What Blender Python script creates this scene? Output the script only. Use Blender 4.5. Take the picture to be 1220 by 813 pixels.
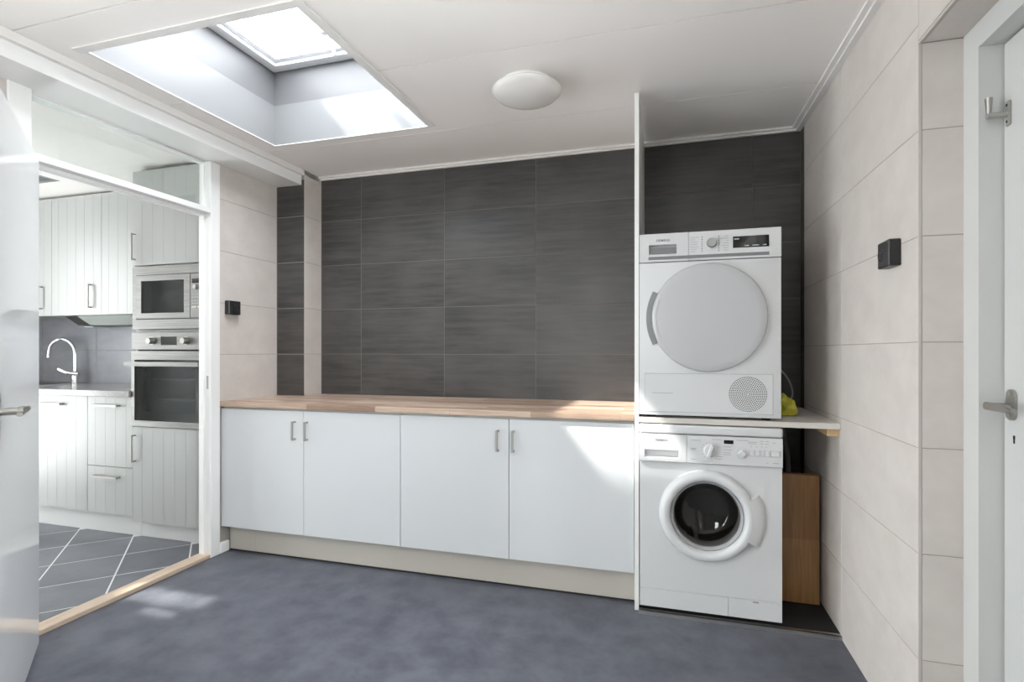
import bpy, bmesh, math, random
from mathutils import Vector
random.seed(7)
for o in list(bpy.data.objects): bpy.data.objects.remove(o, do_unlink=True)
S = bpy.context.scene
COL = S.collection

# ------------------------------------------------------------------ camera
cam_d = bpy.data.cameras.new('camera'); cam = bpy.data.objects.new('camera', cam_d); COL.objects.link(cam)
cam.location = (0, 0, 1.17); cam.rotation_euler = (math.pi/2, 0, 0.283)
cam_d.sensor_width = 36; cam_d.sensor_fit = 'HORIZONTAL'; cam_d.lens = 630/1220*36; cam_d.shift_y = 12/1220
cam_d.clip_start = 0.02
S.camera = cam
# ------------------------------------------------------------------ sky, sun, exposure
W = bpy.data.worlds.new('sky'); S.world = W; W.use_nodes = True
bg = W.node_tree.nodes['Background']; bg.inputs[0].default_value = (0.96, 0.97, 1.0, 1); bg.inputs[1].default_value = 10.0
sun_d = bpy.data.lights.new('sun', 'SUN'); sun = bpy.data.objects.new('sun', sun_d); COL.objects.link(sun)
sun_d.energy = 6.5; sun_d.angle = math.radians(1.2); sun_d.color = (1.0, 0.95, 0.88)
sun.rotation_euler = Vector((2.0, 1.0, -2.5)).to_track_quat('-Z', 'Y').to_euler()
sun.location = (-6, -3, 8)
S.view_settings.view_transform = 'Standard'; S.view_settings.look = 'None'
S.view_settings.exposure = 1.05; S.view_settings.gamma = 1.0; S.view_settings.use_curve_mapping = False

def portal(name, loc, rot, sx, sy):                      # marks a daylight opening for the sampler, emits nothing itself
    d = bpy.data.lights.new(name, 'AREA'); o = bpy.data.objects.new(name, d); COL.objects.link(o)
    d.shape = 'RECTANGLE'; d.size = sx; d.size_y = sy; d.cycles.is_portal = True
    o.location = loc; o.rotation_euler = rot
portal('garden_door_portal', (-2.47, 0.0, 1.08), (0, -math.pi/2, 0), 2.04, 1.0)
portal('side_window_portal', (0.70, -0.225, 1.425), (0, math.pi/2, 0), 1.45, 1.15)
portal('rear_window_portal', (-1.125, -1.58, 1.375), (math.pi/2, 0, 0), 0.55, 0.95)
portal('skylight_portal', (-1.67, 2.01, 2.76), (0, 0, 0), 0.95, 1.02)
portal('kitchen_skylight_portal', (-4.23, 2.195, 2.64), (0, 0, 0), 0.58, 0.69)
portal('kitchen_garden_portal', (-5.19, 1.65, 1.15), (0, -math.pi/2, 0), 2.2, 1.0)

# ------------------------------------------------------------------ materials
MATS = {}
def new_mat(name):
    m = bpy.data.materials.new(name); m.use_nodes = True; MATS[name] = m
    return m, m.node_tree.nodes, m.node_tree.links, m.node_tree.nodes['Principled BSDF']
def plain(name, col, rough=0.5, metal=0.0, spec=0.5, coat=0.0):
    m, N, L, b = new_mat(name)
    b.inputs['Base Color'].default_value = (*col, 1); b.inputs['Roughness'].default_value = rough
    b.inputs['Metallic'].default_value = metal; b.inputs['Specular IOR Level'].default_value = spec
    b.inputs['Coat Weight'].default_value = coat
    return m
def coords(N, L, scale, rand=True):
    tc = N.new('ShaderNodeTexCoord'); mp = N.new('ShaderNodeMapping'); mp.inputs['Scale'].default_value = scale
    L.new(tc.outputs['Object'], mp.inputs['Vector'])
    if rand:
        oi = N.new('ShaderNodeObjectInfo'); mu = N.new('ShaderNodeVectorMath'); mu.operation = 'SCALE'
        cx = N.new('ShaderNodeCombineXYZ')
        for k in range(3): L.new(oi.outputs['Random'], cx.inputs[k])
        L.new(cx.outputs[0], mu.inputs[0]); mu.inputs['Scale'].default_value = 37.0
        L.new(mu.outputs[0], mp.inputs['Location'])
    return mp
def noisy(name, c1, c2, scale=(5, 5, 5), nscale=1.0, detail=5, rough=0.5, rough2=None, bump=0.0, spec=0.5, lo=0.3, hi=0.7, metal=0.0, second=None):
    m, N, L, b = new_mat(name)
    mp = coords(N, L, scale)
    n = N.new('ShaderNodeTexNoise'); n.inputs['Scale'].default_value = nscale; n.inputs['Detail'].default_value = detail; n.inputs['Roughness'].default_value = 0.62
    L.new(mp.outputs[0], n.inputs['Vector'])
    r = N.new('ShaderNodeValToRGB'); r.color_ramp.elements[0].position = lo; r.color_ramp.elements[1].position = hi
    r.color_ramp.elements[0].color = (*c1, 1); r.color_ramp.elements[1].color = (*c2, 1)
    L.new(n.outputs['Fac'], r.inputs[0])
    out = r.outputs[0]
    if second:                                            # a broader cloud on top
        sc, amt, colr = second
        mp2 = coords(N, L, sc); n2 = N.new('ShaderNodeTexNoise'); n2.inputs['Scale'].default_value = 1.0; n2.inputs['Detail'].default_value = 3
        L.new(mp2.outputs[0], n2.inputs['Vector'])
        mx = N.new('ShaderNodeMix'); mx.data_type = 'RGBA'; mx.blend_type = 'MIX'
        mr = N.new('ShaderNodeMapRange'); mr.inputs[1].default_value = 0.4; mr.inputs[2].default_value = 0.7; mr.inputs[4].default_value = amt
        L.new(n2.outputs['Fac'], mr.inputs[0]); L.new(mr.outputs[0], mx.inputs['Factor'])
        L.new(out, mx.inputs['A']); mx.inputs['B'].default_value = (*colr, 1); out = mx.outputs['Result']
    L.new(out, b.inputs['Base Color'])
    b.inputs['Roughness'].default_value = rough; b.inputs['Specular IOR Level'].default_value = spec; b.inputs['Metallic'].default_value = metal
    if rough2 is not None:
        mr = N.new('ShaderNodeMapRange'); mr.inputs[3].default_value = rough; mr.inputs[4].default_value = rough2
        L.new(n.outputs['Fac'], mr.inputs[0]); L.new(mr.outputs[0], b.inputs['Roughness'])
    if bump:
        bp = N.new('ShaderNodeBump'); bp.inputs['Strength'].default_value = bump; bp.inputs['Distance'].default_value = 0.003
        L.new(n.outputs['Fac'], bp.inputs['Height']); L.new(bp.outputs[0], b.inputs['Normal'])
    return m
def thin_glass(name, tint, refl=1.0, rough=0.0):
    m, N, L, b = new_mat(name); N.remove(b)
    t = N.new('ShaderNodeBsdfTransparent'); t.inputs[0].default_value = (*tint, 1)
    g = N.new('ShaderNodeBsdfGlossy'); g.inputs['Roughness'].default_value = rough; g.inputs[0].default_value = (refl, refl, refl, 1)
    lw = N.new('ShaderNodeLayerWeight'); pw = N.new('ShaderNodeMath'); pw.operation = 'POWER'; pw.inputs[1].default_value = 5.0
    f = N.new('ShaderNodeMath'); f.operation = 'MULTIPLY_ADD'; f.inputs[1].default_value = 0.92; f.inputs[2].default_value = 0.04
    L.new(lw.outputs['Facing'], pw.inputs[0]); L.new(pw.outputs[0], f.inputs[0])
    mx = N.new('ShaderNodeMixShader'); L.new(f.outputs[0], mx.inputs[0]); L.new(t.outputs[0], mx.inputs[1]); L.new(g.outputs[0], mx.inputs[2])
    L.new(mx.outputs[0], N['Material Output'].inputs[0]); return m
def staves(name, ca, cb, length, width, axis='x', rough=0.35):
    m, N, L, b = new_mat(name)
    tc = N.new('ShaderNodeTexCoord'); mp = N.new('ShaderNodeMapping')
    if axis == 'z': mp.inputs['Rotation'].default_value = (0, math.pi/2, 0)
    if axis == 'xz': mp.inputs['Rotation'].default_value = (math.pi/2, 0, 0)
    L.new(tc.outputs['Object'], mp.inputs['Vector'])
    br = N.new('ShaderNodeTexBrick'); br.offset = 0.37; br.offset_frequency = 2; br.squash = 1.0
    br.inputs['Scale'].default_value = 1.0; br.inputs['Brick Width'].default_value = length; br.inputs['Row Height'].default_value = width
    br.inputs['Mortar Size'].default_value = 0.0006; br.inputs['Mortar Smooth'].default_value = 0.5; br.inputs['Bias'].default_value = 0.0
    br.inputs['Color1'].default_value = (*ca, 1); br.inputs['Color2'].default_value = (*cb, 1); br.inputs['Mortar'].default_value = (*[c*0.75 for c in ca], 1)
    L.new(mp.outputs[0], br.inputs['Vector'])
    mp2 = N.new('ShaderNodeMapping'); mp2.inputs['Scale'].default_value = (6, 90, 90); L.new(mp.outputs[0], mp2.inputs['Vector'])
    n = N.new('ShaderNodeTexNoise'); n.inputs['Scale'].default_value = 1.0; n.inputs['Detail'].default_value = 4; L.new(mp2.outputs[0], n.inputs['Vector'])
    mr = N.new('ShaderNodeMapRange'); mr.inputs[1].default_value = 0.3; mr.inputs[2].default_value = 0.7; mr.inputs[3].default_value = 0.78; mr.inputs[4].default_value = 1.12
    L.new(n.outputs['Fac'], mr.inputs[0])
    mx = N.new('ShaderNodeVectorMath'); mx.operation = 'SCALE'; L.new(br.outputs['Color'], mx.inputs[0]); L.new(mr.outputs[0], mx.inputs['Scale'])
    L.new(mx.outputs[0], b.inputs['Base Color']); b.inputs['Roughness'].default_value = rough
    return m

CEIL = plain('ceiling_white', (0.92, 0.88, 0.85), 0.45)
TRIMW = plain('trim_white', (0.80, 0.775, 0.75), 0.4)
PAINT = plain('frame_white_gloss', (0.84, 0.835, 0.82), 0.25)
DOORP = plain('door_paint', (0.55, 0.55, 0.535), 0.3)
BEAD = plain('bead_greige', (0.52, 0.48, 0.45), 0.4)
SLAB = plain('roof_slab', (0.06, 0.058, 0.055), 0.9)
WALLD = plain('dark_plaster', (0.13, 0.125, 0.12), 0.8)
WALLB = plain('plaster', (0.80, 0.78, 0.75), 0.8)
GROUTD = plain('grout_grey', (0.20, 0.18, 0.165), 0.9)
GROUTL = plain('grout_beige', (0.36, 0.33, 0.30), 0.9)
GROUTW = plain('grout_light', (0.72, 0.72, 0.73), 0.9)
DARK = noisy('dark_stone_tile', (0.014, 0.013, 0.0125), (0.066, 0.060, 0.057), (3.2, 3.2, 42), 1.0, 6, rough=0.28, rough2=0.50, bump=0.12, spec=0.75, second=((2.5, 2.5, 3.5), 0.6, (0.085, 0.078, 0.074)))
BEIGE = noisy('beige_stone_tile', (0.545, 0.495, 0.46), (0.63, 0.58, 0.54), (7, 7, 9), 1.0, 8, rough=0.5, spec=0.35, second=((2.2, 2.2, 2.2), 0.45, (0.565, 0.525, 0.49)))
VINYL = noisy('grey_vinyl', (0.066, 0.071, 0.090), (0.130, 0.136, 0.160), (8, 8, 8), 1.0, 10, rough=0.42, rough2=0.55, spec=0.4, lo=0.33, hi=0.68, second=((1.4, 1.4, 1.4), 0.25, (0.105, 0.109, 0.126)))
KFLOOR = noisy('kitchen_floor_tile', (0.085, 0.09, 0.105), (0.16, 0.165, 0.185), (3, 3, 3), 1.0, 8, rough=0.35, rough2=0.5)
KTILE = noisy('kitchen_wall_tile', (0.17, 0.172, 0.195), (0.225, 0.227, 0.25), (5, 5, 12), 1.0, 6, rough=0.35)
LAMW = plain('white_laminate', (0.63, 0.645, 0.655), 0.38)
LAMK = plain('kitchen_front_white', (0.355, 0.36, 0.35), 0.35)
CARC = plain('carcass_white', (0.62, 0.62, 0.60), 0.5)
PLINTH = plain('plinth_cream', (0.53, 0.495, 0.44), 0.5)
KPLINTH = plain('kitchen_plinth_white', (0.55, 0.55, 0.545), 0.4)
RUB_SHADE = plain('black_seal_and_shade', (0.02, 0.02, 0.02), 0.7)  # seals, and the painted shade in the gaps above the kitchen cabinets
WOODTOP = staves('beech_stave_worktop', (0.29, 0.185, 0.128), (0.61, 0.47, 0.365), 0.42, 0.043)
OAKB = staves('oak_block_board', (0.235, 0.115, 0.042), (0.33, 0.175, 0.072), 0.30, 0.075, axis='z')
OAK = noisy('oak_threshold', (0.44, 0.34, 0.25), (0.58, 0.46, 0.355), (60, 5, 60), 1.0, 4, rough=0.45)
PINE = plain('pine_batten', (0.55, 0.38, 0.2), 0.6)
STEEL = noisy('brushed_steel', (0.15, 0.147, 0.142), (0.23, 0.226, 0.219), (3, 3, 160), 1.0, 3, rough=0.4, metal=1.0)
NICKEL = plain('satin_nickel', (0.40, 0.385, 0.36), 0.3, 1.0)
HANDLE = plain('handle_steel', (0.40, 0.385, 0.36), 0.4, 0.5)
CHROME = plain('chrome', (0.85, 0.85, 0.86), 0.06, 1.0)
ALU = plain('aluminium', (0.62, 0.61, 0.59), 0.35, 1.0)
BLACK = plain('black_plastic', (0.015, 0.015, 0.016), 0.3)
BLACKM = plain('black_matt', (0.012, 0.012, 0.012), 0.7)
GLASSBLK = plain('black_glass', (0.012, 0.013, 0.014), 0.05, 0, 0.6)
APPW = plain('appliance_white', (0.64, 0.645, 0.65), 0.28)
APPD = plain('dryer_door_white', (0.49, 0.49, 0.50), 0.3)
APPG = plain('appliance_grey', (0.20, 0.20, 0.205), 0.4)
APPG2 = plain('pocket_grey', (0.30, 0.30, 0.30), 0.5)
INK = plain('print_grey', (0.16, 0.16, 0.17), 0.6)
KNOBG = plain('knob_silver', (0.36, 0.36, 0.36), 0.35, 0.4)
SEAM = plain('seam_grey', (0.33, 0.33, 0.34), 0.7)
GASKET = plain('grey_rubber', (0.42, 0.42, 0.43), 0.45)
DRUM = plain('drum_steel', (0.34, 0.33, 0.32), 0.32, 0.9)
PORT = thin_glass('porthole_glass', (0.55, 0.54, 0.53))
OVGL = thin_glass('oven_glass', (0.52, 0.57, 0.58), 1.0)
CLEAR = thin_glass('clear_glass', (0.94, 0.96, 0.95))
SKYGL = thin_glass('skylight_dome_glass', (0.80, 0.83, 0.86))
KSKY = thin_glass('kitchen_dome_glass', (0.25, 0.26, 0.27))
MILK = plain('opal_glass', (0.72, 0.70, 0.675), 0.15)
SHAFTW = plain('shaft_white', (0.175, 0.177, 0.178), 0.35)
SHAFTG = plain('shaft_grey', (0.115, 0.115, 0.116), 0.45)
PVC = plain('window_white', (0.86, 0.87, 0.88), 0.3)
KTOP = noisy('kitchen_worktop_grey', (0.22, 0.215, 0.21), (0.31, 0.30, 0.29), (40, 40, 40), 1.0, 4, rough=0.22)
YELLOW = noisy('yellow_cloth', (0.42, 0.40, 0.03), (0.58, 0.55, 0.08), (20, 20, 20), 1.0, 4, rough=0.9)
CORDW = plain('cable_grey', (0.35, 0.33, 0.31), 0.5)
SHELFM = plain('shelf_laminate', (0.60, 0.565, 0.52), 0.5)
NICHEF = noisy('niche_black_floor', (0.012, 0.012, 0.012), (0.022, 0.021, 0.02), (9, 9, 9), 1.0, 5, rough=0.7, spec=0.25)
OVENIN = plain('oven_enamel', (0.20, 0.225, 0.23), 0.3)
HOODGL = plain('hood_filter', (0.44, 0.47, 0.44), 0.25, 0.0)
m, N, L, b = new_mat('door_white_gloss')                  # lacquered, slightly wavy
b.inputs['Base Color'].default_value = (0.88, 0.885, 0.89, 1); b.inputs['Roughness'].default_value = 0.07; b.inputs['Specular IOR Level'].default_value = 0.6
mp = coords(N, L, (2, 2, 5), False); n = N.new('ShaderNodeTexNoise'); n.inputs['Scale'].default_value = 1.0; n.inputs['Detail'].default_value = 1
L.new(mp.outputs[0], n.inputs['Vector']); bp = N.new('ShaderNodeBump'); bp.inputs['Strength'].default_value = 0.06; bp.inputs['Distance'].default_value = 0.01
L.new(n.outputs['Fac'], bp.inputs['Height']); L.new(bp.outputs[0], b.inputs['Normal'])
DOORG = m
DISP = plain('display_print', (0.55, 0.57, 0.6), 0.4)

# ------------------------------------------------------------------ builders
FR = {}                                                   # building-space origin of each object
def link(name, mesh, origin, parent=None, label=None, cat=None, group=None, kind=None):
    o = bpy.data.objects.new(name, mesh); COL.objects.link(o)
    FR[o.name] = Vector(origin)
    if parent is not None:
        o.parent = parent; o.location = Vector(origin) - FR[parent.name]
    else: o.location = origin
    if label: o['label'] = label
    if cat: o['category'] = cat
    if group: o['group'] = group
    if kind: o['kind'] = kind
    return o
def thing(name, loc, label, cat, group=None, kind=None):
    o = link(name, None, loc, None, label, cat, group, kind); o.empty_display_size = 0.05; return o
CACHE = {}
def finish(bm, name, mat, smooth=False):
    bmesh.ops.recalc_face_normals(bm, faces=bm.faces)
    me = bpy.data.meshes.new(name); bm.to_mesh(me); bm.free()
    me.materials.append(mat)
    if smooth:
        me.shade_smooth()
        try: me.set_sharp_from_angle(angle=math.radians(38))
        except Exception: pass
    return me
def add_box(bm, x0, x1, y0, y1, z0, z1):
    v = [bm.verts.new(p) for p in ((x0,y0,z0),(x1,y0,z0),(x1,y1,z0),(x0,y1,z0),(x0,y0,z1),(x1,y0,z1),(x1,y1,z1),(x0,y1,z1))]
    for f in ((0,3,2,1),(4,5,6,7),(0,1,5,4),(1,2,6,5),(2,3,7,6),(3,0,4,7)): bm.faces.new([v[i] for i in f])
def box(name, x0, x1, y0, y1, z0, z1, mat, parent=None, bevel=0.0, seg=1, **k):
    key = (round(x1-x0, 4), round(y1-y0, 4), round(z1-z0, 4), mat.name, bevel, seg)
    me = CACHE.get(key)
    if me is None:
        bm = bmesh.new(); hx, hy, hz = (x1-x0)/2, (y1-y0)/2, (z1-z0)/2
        add_box(bm, -hx, hx, -hy, hy, -hz, hz)
        if bevel: bmesh.ops.bevel(bm, geom=list(bm.edges), offset=bevel, segments=seg, profile=0.5, affect='EDGES')
        me = finish(bm, name, mat, smooth=seg > 1); CACHE[key] = me
    return link(name, me, ((x0+x1)/2, (y0+y1)/2, (z0+z1)/2), parent, **k)
def boxes(name, lst, mat, parent=None, bevel=0.0, **k):
    o = Vector([(min(q[2*i] for q in lst)+max(q[2*i+1] for q in lst))/2 for i in range(3)])
    bm = bmesh.new()
    for q in lst: add_box(bm, q[0]-o.x, q[1]-o.x, q[2]-o.y, q[3]-o.y, q[4]-o.z, q[5]-o.z)
    if bevel: bmesh.ops.bevel(bm, geom=list(bm.edges), offset=bevel, segments=1, affect='EDGES')
    return link(name, finish(bm, name, mat), o, parent, **k)
def prism(name, pts, axis, a0, a1, mat, parent=None, bevel=0.0, smooth=False, **k):
    """polygon extruded along axis; pts are the two other coordinates in order"""
    def P(p, a): return {'x': (a, p[0], p[1]), 'y': (p[0], a, p[1]), 'z': (p[0], p[1], a)}[axis]
    allp = [Vector(P(p, a)) for p in pts for a in (a0, a1)]
    o = Vector([(min(q[i] for q in allp)+max(q[i] for q in allp))/2 for i in range(3)])
    bm = bmesh.new()
    A = [bm.verts.new(Vector(P(p, a0))-o) for p in pts]; B = [bm.verts.new(Vector(P(p, a1))-o) for p in pts]
    bm.faces.new(A); bm.faces.new(B[::-1]); n = len(pts)
    for i in range(n): bm.faces.new((A[i], A[(i+1) % n], B[(i+1) % n], B[i]))
    if bevel: bmesh.ops.bevel(bm, geom=list(bm.edges), offset=bevel, segments=2, affect='EDGES')
    return link(name, finish(bm, name, mat, smooth), o, parent, **k)
def lathe(name, prof, c, axis, mat, parent=None, seg=48, a0=0.0, a1=2*math.pi, closed=False, **k):
    """prof: (radius, offset along axis)"""
    full = abs(a1-a0-2*math.pi) < 1e-6
    bm = bmesh.new(); rings = []
    cnt = seg if full else seg+1
    for i in range(cnt):
        a = a0+(a1-a0)*i/seg; ca, sa = math.cos(a), math.sin(a); ring = []
        for r, h in prof:
            p = {'y': (r*ca, h, r*sa), 'z': (r*ca, r*sa, h), 'x': (h, r*ca, r*sa)}[axis]
            ring.append(bm.verts.new(p))
        rings.append(ring)
    m_ = len(prof)
    for i in range(seg):
        A, B = rings[i], rings[(i+1) % cnt]
        for j in range(m_ if closed else m_-1):
            bm.faces.new((A[j], A[(j+1) % m_], B[(j+1) % m_], B[j]))
    if closed and not full:
        bm.faces.new(rings[0]); bm.faces.new(rings[-1][::-1])
    bmesh.ops.remove_doubles(bm, verts=bm.verts, dist=1e-5)
    return link(name, finish(bm, name, mat, True), c, parent, **k)
def tube(name, pts, rad, mat, parent=None, res=3, smooth=True, **k):
    cu = bpy.data.curves.new(name, 'CURVE'); cu.dimensions = '3D'; cu.bevel_depth = rad; cu.bevel_resolution = res; cu.use_fill_caps = True
    o0 = Vector(pts[0])
    sp = cu.splines.new('NURBS' if smooth else 'POLY'); sp.points.add(len(pts)-1)
    for p, q in zip(sp.points, pts): p.co = (*(Vector(q)-o0), 1)
    if smooth: sp.use_endpoint_u = True; sp.order_u = 3; sp.resolution_u = 6
    t = bpy.data.objects.new('tmp', cu); COL.objects.link(t)
    dg = bpy.context.evaluated_depsgraph_get(); me = bpy.data.meshes.new_from_object(t.evaluated_get(dg))
    bpy.data.objects.remove(t); me.materials.clear(); me.materials.append(mat); me.shade_smooth()
    return link(name, me, o0, parent, **k)
def lettering(name, text, size, loc, mat, parent, width=None, **k):
    cu = bpy.data.curves.new(name, 'FONT'); cu.body = text; cu.size = size; cu.extrude = 0.0004; cu.align_x = 'CENTER'; cu.align_y = 'CENTER'
    cu.space_character = 1.1; cu.offset = size*0.012
    t = bpy.data.objects.new('tmp', cu); COL.objects.link(t)
    dg = bpy.context.evaluated_depsgraph_get(); me = bpy.data.meshes.new_from_object(t.evaluated_get(dg)); bpy.data.objects.remove(t)
    sx = 1.0
    if width:
        xs = [v.co.x for v in me.vertices]; sx = width/(max(xs)-min(xs))
    for v in me.vertices: v.co = Vector((v.co.x*sx, -v.co.z, v.co.y))
    me.materials.clear(); me.materials.append(mat)
    return link(name, me, loc, parent, **k)
def pocket_panel(name, x0, x1, z0, z1, yf, yb, hole, depth, mat, parent, **k):
    """front panel facing -y with a rectangular pocket"""
    hx0, hx1, hz0, hz1 = hole; o = Vector(((x0+x1)/2, (yf+yb)/2, (z0+z1)/2)); bm = bmesh.new()
    def R(a, b, c, d, y): return [bm.verts.new(Vector(p)-o) for p in ((a, y, c), (b, y, c), (b, y, d), (a, y, d))]
    F = R(x0, x1, z0, z1, yf); Hh = R(hx0, hx1, hz0, hz1, yf); I = R(hx0+.004, hx1-.004, hz0+.003, hz1-.003, yf+depth); B = R(x0, x1, z0, z1, yb)
    for i in range(4):
        j = (i+1) % 4
        bm.faces.new((F[i], F[j], Hh[j], Hh[i])); bm.faces.new((Hh[i], Hh[j], I[j], I[i])); bm.faces.new((F[j], F[i], B[i], B[j]))
    bm.faces.new(I); bm.faces.new(B[::-1])
    return link(name, finish(bm, name, mat), o, parent, **k)
def holed_front(name, x0, x1, z0, z1, yf, yb, cx, cz, r, mat, parent):
    angs = [2*math.pi*i/64 for i in range(64)]
    for px, pz in ((x0, z0), (x1, z0), (x1, z1), (x0, z1)): angs.append(math.atan2(pz-cz, px-cx) % (2*math.pi))
    angs = sorted(set(round(a, 6) for a in angs)); o = Vector(((x0+x1)/2, (yf+yb)/2, (z0+z1)/2)); bm = bmesh.new(); rings = []
    for a in angs:
        c, s = math.cos(a), math.sin(a)
        t = min([((x1-cx)/c if c > 0 else (x0-cx)/c) if abs(c) > 1e-9 else 9e9, ((z1-cz)/s if s > 0 else (z0-cz)/s) if abs(s) > 1e-9 else 9e9])
        rings.append([bm.verts.new(Vector(p)-o) for p in ((cx+r*c, yb, cz+r*s), (cx+r*c, yf, cz+r*s), (cx+t*c, yf, cz+t*s), (cx+t*c, yb, cz+t*s))])
    n = len(rings)
    for i in range(n):
        A, B = rings[i], rings[(i+1) % n]
        for j in range(4): bm.faces.new((A[j], A[(j+1) % 4], B[(j+1) % 4], B[j]))
    return link(name, finish(bm, name, mat), o, parent)
def bow_handle(parent, x, y, z, length, vertical=True, mat=None, stand=0.03, t=0.009, name='handle'):
    mat = mat or HANDLE; h = length/2; g = t/2
    if vertical: l = [(x-g, x+g, y-stand, y-stand+t, z-h, z+h), (x-g, x+g, y-stand+t, y, z-h, z-h+t), (x-g, x+g, y-stand+t, y, z+h-t, z+h)]
    else: l = [(x-h, x+h, y-stand, y-stand+t, z-g, z+g), (x-h, x-h+t, y-stand+t, y, z-g, z+g), (x+h-t, x+h, y-stand+t, y, z-g, z+g)]
    return boxes(name, l, mat, parent)
def grooved(name, x0, x1, z0, z1, yf, parent, spacing=0.085, start=None, thick=0.02):
    pts = [(x0, yf+thick), (x0, yf)]
    g = (start if start is not None else x0+spacing*0.5)
    while g < x1-0.01:
        pts += [(g-.0010, yf), (g, yf+.0007), (g+.0010, yf)]; g += spacing
    pts += [(x1, yf), (x1, yf+thick)]
    return prism(name, pts, 'z', z0, z1, LAMK, parent)
def cut(x0, x1, y0, y1, holes, z0, z1, axis='z'):
    """slab minus rectangular holes, as boxes; axis is the thin direction"""
    xs = sorted({x0, x1, *[h[0] for h in holes], *[h[1] for h in holes]}); ys_ = sorted({y0, y1, *[h[2] for h in holes], *[h[3] for h in holes]}); out = []
    for a, b_ in zip(xs, xs[1:]):
        for c, d in zip(ys_, ys_[1:]):
            mx, my = (a+b_)/2, (c+d)/2
            if not any(h[0] < mx < h[1] and h[2] < my < h[3] for h in holes):
                out.append({'z': (a, b_, c, d, z0, z1), 'y': (a, b_, z0, z1, c, d), 'x': (z0, z1, a, b_, c, d)}[axis])
    return out
def tiles(parent, us, vs, place, mat, gap=0.0025):
    """us, vs: grid lines; place(u0,u1,v0,v1) builds one tile"""
    for a, b_ in zip(us, us[1:]):
        for c, d in zip(vs, vs[1:]): place(a+gap/2, b_-gap/2, c+gap/2, d-gap/2)

# ================================================================== the setting
floor = box('floor', -2.50, 0.95, -1.7, 3.2, -0.06, 0.0, VINYL, label='blue grey mottled vinyl floor of the utility room', cat='floor', kind='structure')
kfloor = box('floor_kitchen', -5.3, -2.50, 0.6, 3.2, -0.06, -0.0009, GROUTW, label='kitchen floor of grey tiles laid diagonally with pale joints', cat='floor', kind='structure')
# diagonal kitchen tiles, 33 cm, each clipped to the kitchen
def clip(poly, inside, inter):
    out = []
    for i, p in enumerate(poly):
        q = poly[(i+1) % len(poly)]
        if inside(p):
            out.append(p)
            if not inside(q): out.append(inter(p, q))
        elif inside(q): out.append(inter(p, q))
    return out
stp = 0.465; gp = 0.0055
for i in range(-12, 8):
    for j in range(-6, 10):
        s0 = -0.225+stp*i; d0 = 4.36+stp*j                # x+y and y-x
        c = [(s0+gp, d0+gp), (s0+stp-gp, d0+gp), (s0+stp-gp, d0+stp-gp), (s0+gp, d0+stp-gp)]
        poly = [((s-d)/2, (s+d)/2) for s, d in c]
        for ax, lim, sg in ((0, -4.9, 1), (0, -2.535, -1), (1, 0.7, 1), (1, 2.56, -1)):
            ins = lambda p, ax=ax, lim=lim, sg=sg: (p[ax]-lim)*sg >= 0
            def it(p, q, ax=ax, lim=lim):
                t = (lim-p[ax])/(q[ax]-p[ax]); return (p[0]+t*(q[0]-p[0]), p[1]+t*(q[1]-p[1]))
            poly = clip(poly, ins, it)
            if len(poly) < 3: break
        if len(poly) >= 3:
            ar = abs(sum(p[0]*q[1]-q[0]*p[1] for p, q in zip(poly, poly[1:]+poly[:1])))/2
            if ar > 0.0008: prism('floor_tile', poly, 'z', -0.004, 0.0, KFLOOR, kfloor)

# back wall with dark tiles
wb = box('wall_back', -2.585, 0.95, 3.1112, 3.22, 0, 2.46, GROUTD, label='back wall of the utility room clad in dark stone tiles', cat='wall', kind='structure')
rows = [0.85, 1.150, 1.4505, 1.751, 2.0515, 2.352]
def tb(a, b_, c, d): box('tile', a, b_, 3.11, 3.117, c, d, DARK, wb, bevel=0.0008)
tiles(wb, [-2.262, -1.954, -1.354, -0.755, -0.153, 0.449, 0.684], rows, tb, DARK)
tiles(wb, [-0.153, 0.449, 0.684], [0.02, 0.25, 0.55, 0.85], tb, DARK)
# corner pillar at the left end of the back wall
wp = box('wall_pillar', -2.48, -2.2632, 2.9312, 3.117, 0, 2.40, GROUTL, label='corner pillar with dark tiles in front and pale tiles on its side', cat='wall', kind='structure')
for c, d in zip(rows, rows[1:]):
    box('tile', -2.4735, -2.263, 2.93, 2.937, c+.0015, min(d, 2.29)-.0015, DARK, wp, bevel=0.0008)
    box('side_tile', -2.269, -2.262, 2.9315, 3.1085, c+.0015, d-.0015, BEIGE, wp, bevel=0.0008)
# left partition
wl = boxes('wall_left', [(-2.585, -2.4762, 2.456, 3.2, 0, 2.40)]+cut(-1.7, 1.432, 0, 2.40, [(-0.5, 0.5, 0.06, 2.10)], -2.585, -2.4762, 'x'), GROUTL, label='left partition wall with pale beige tiles beside the kitchen doorway', cat='wall', kind='structure')
for c, d in zip(rows, rows[1:]): box('tile', -2.482, -2.475, 2.459, 2.9285, c+.0015, min(d, 2.30)-.0015, BEIGE, wl, bevel=0.0008)
def tlw(a, b_, c, d): box('tile', -2.482, -2.475, a, b_, c, d, BEIGE, wl, bevel=0.0008)
tiles(wl, [0.505, 0.832, 1.432], [0.0, 0.25, 0.55]+[0.85, 1.15, 1.45, 1.75, 2.05, 2.30], tlw, BEIGE)
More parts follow.
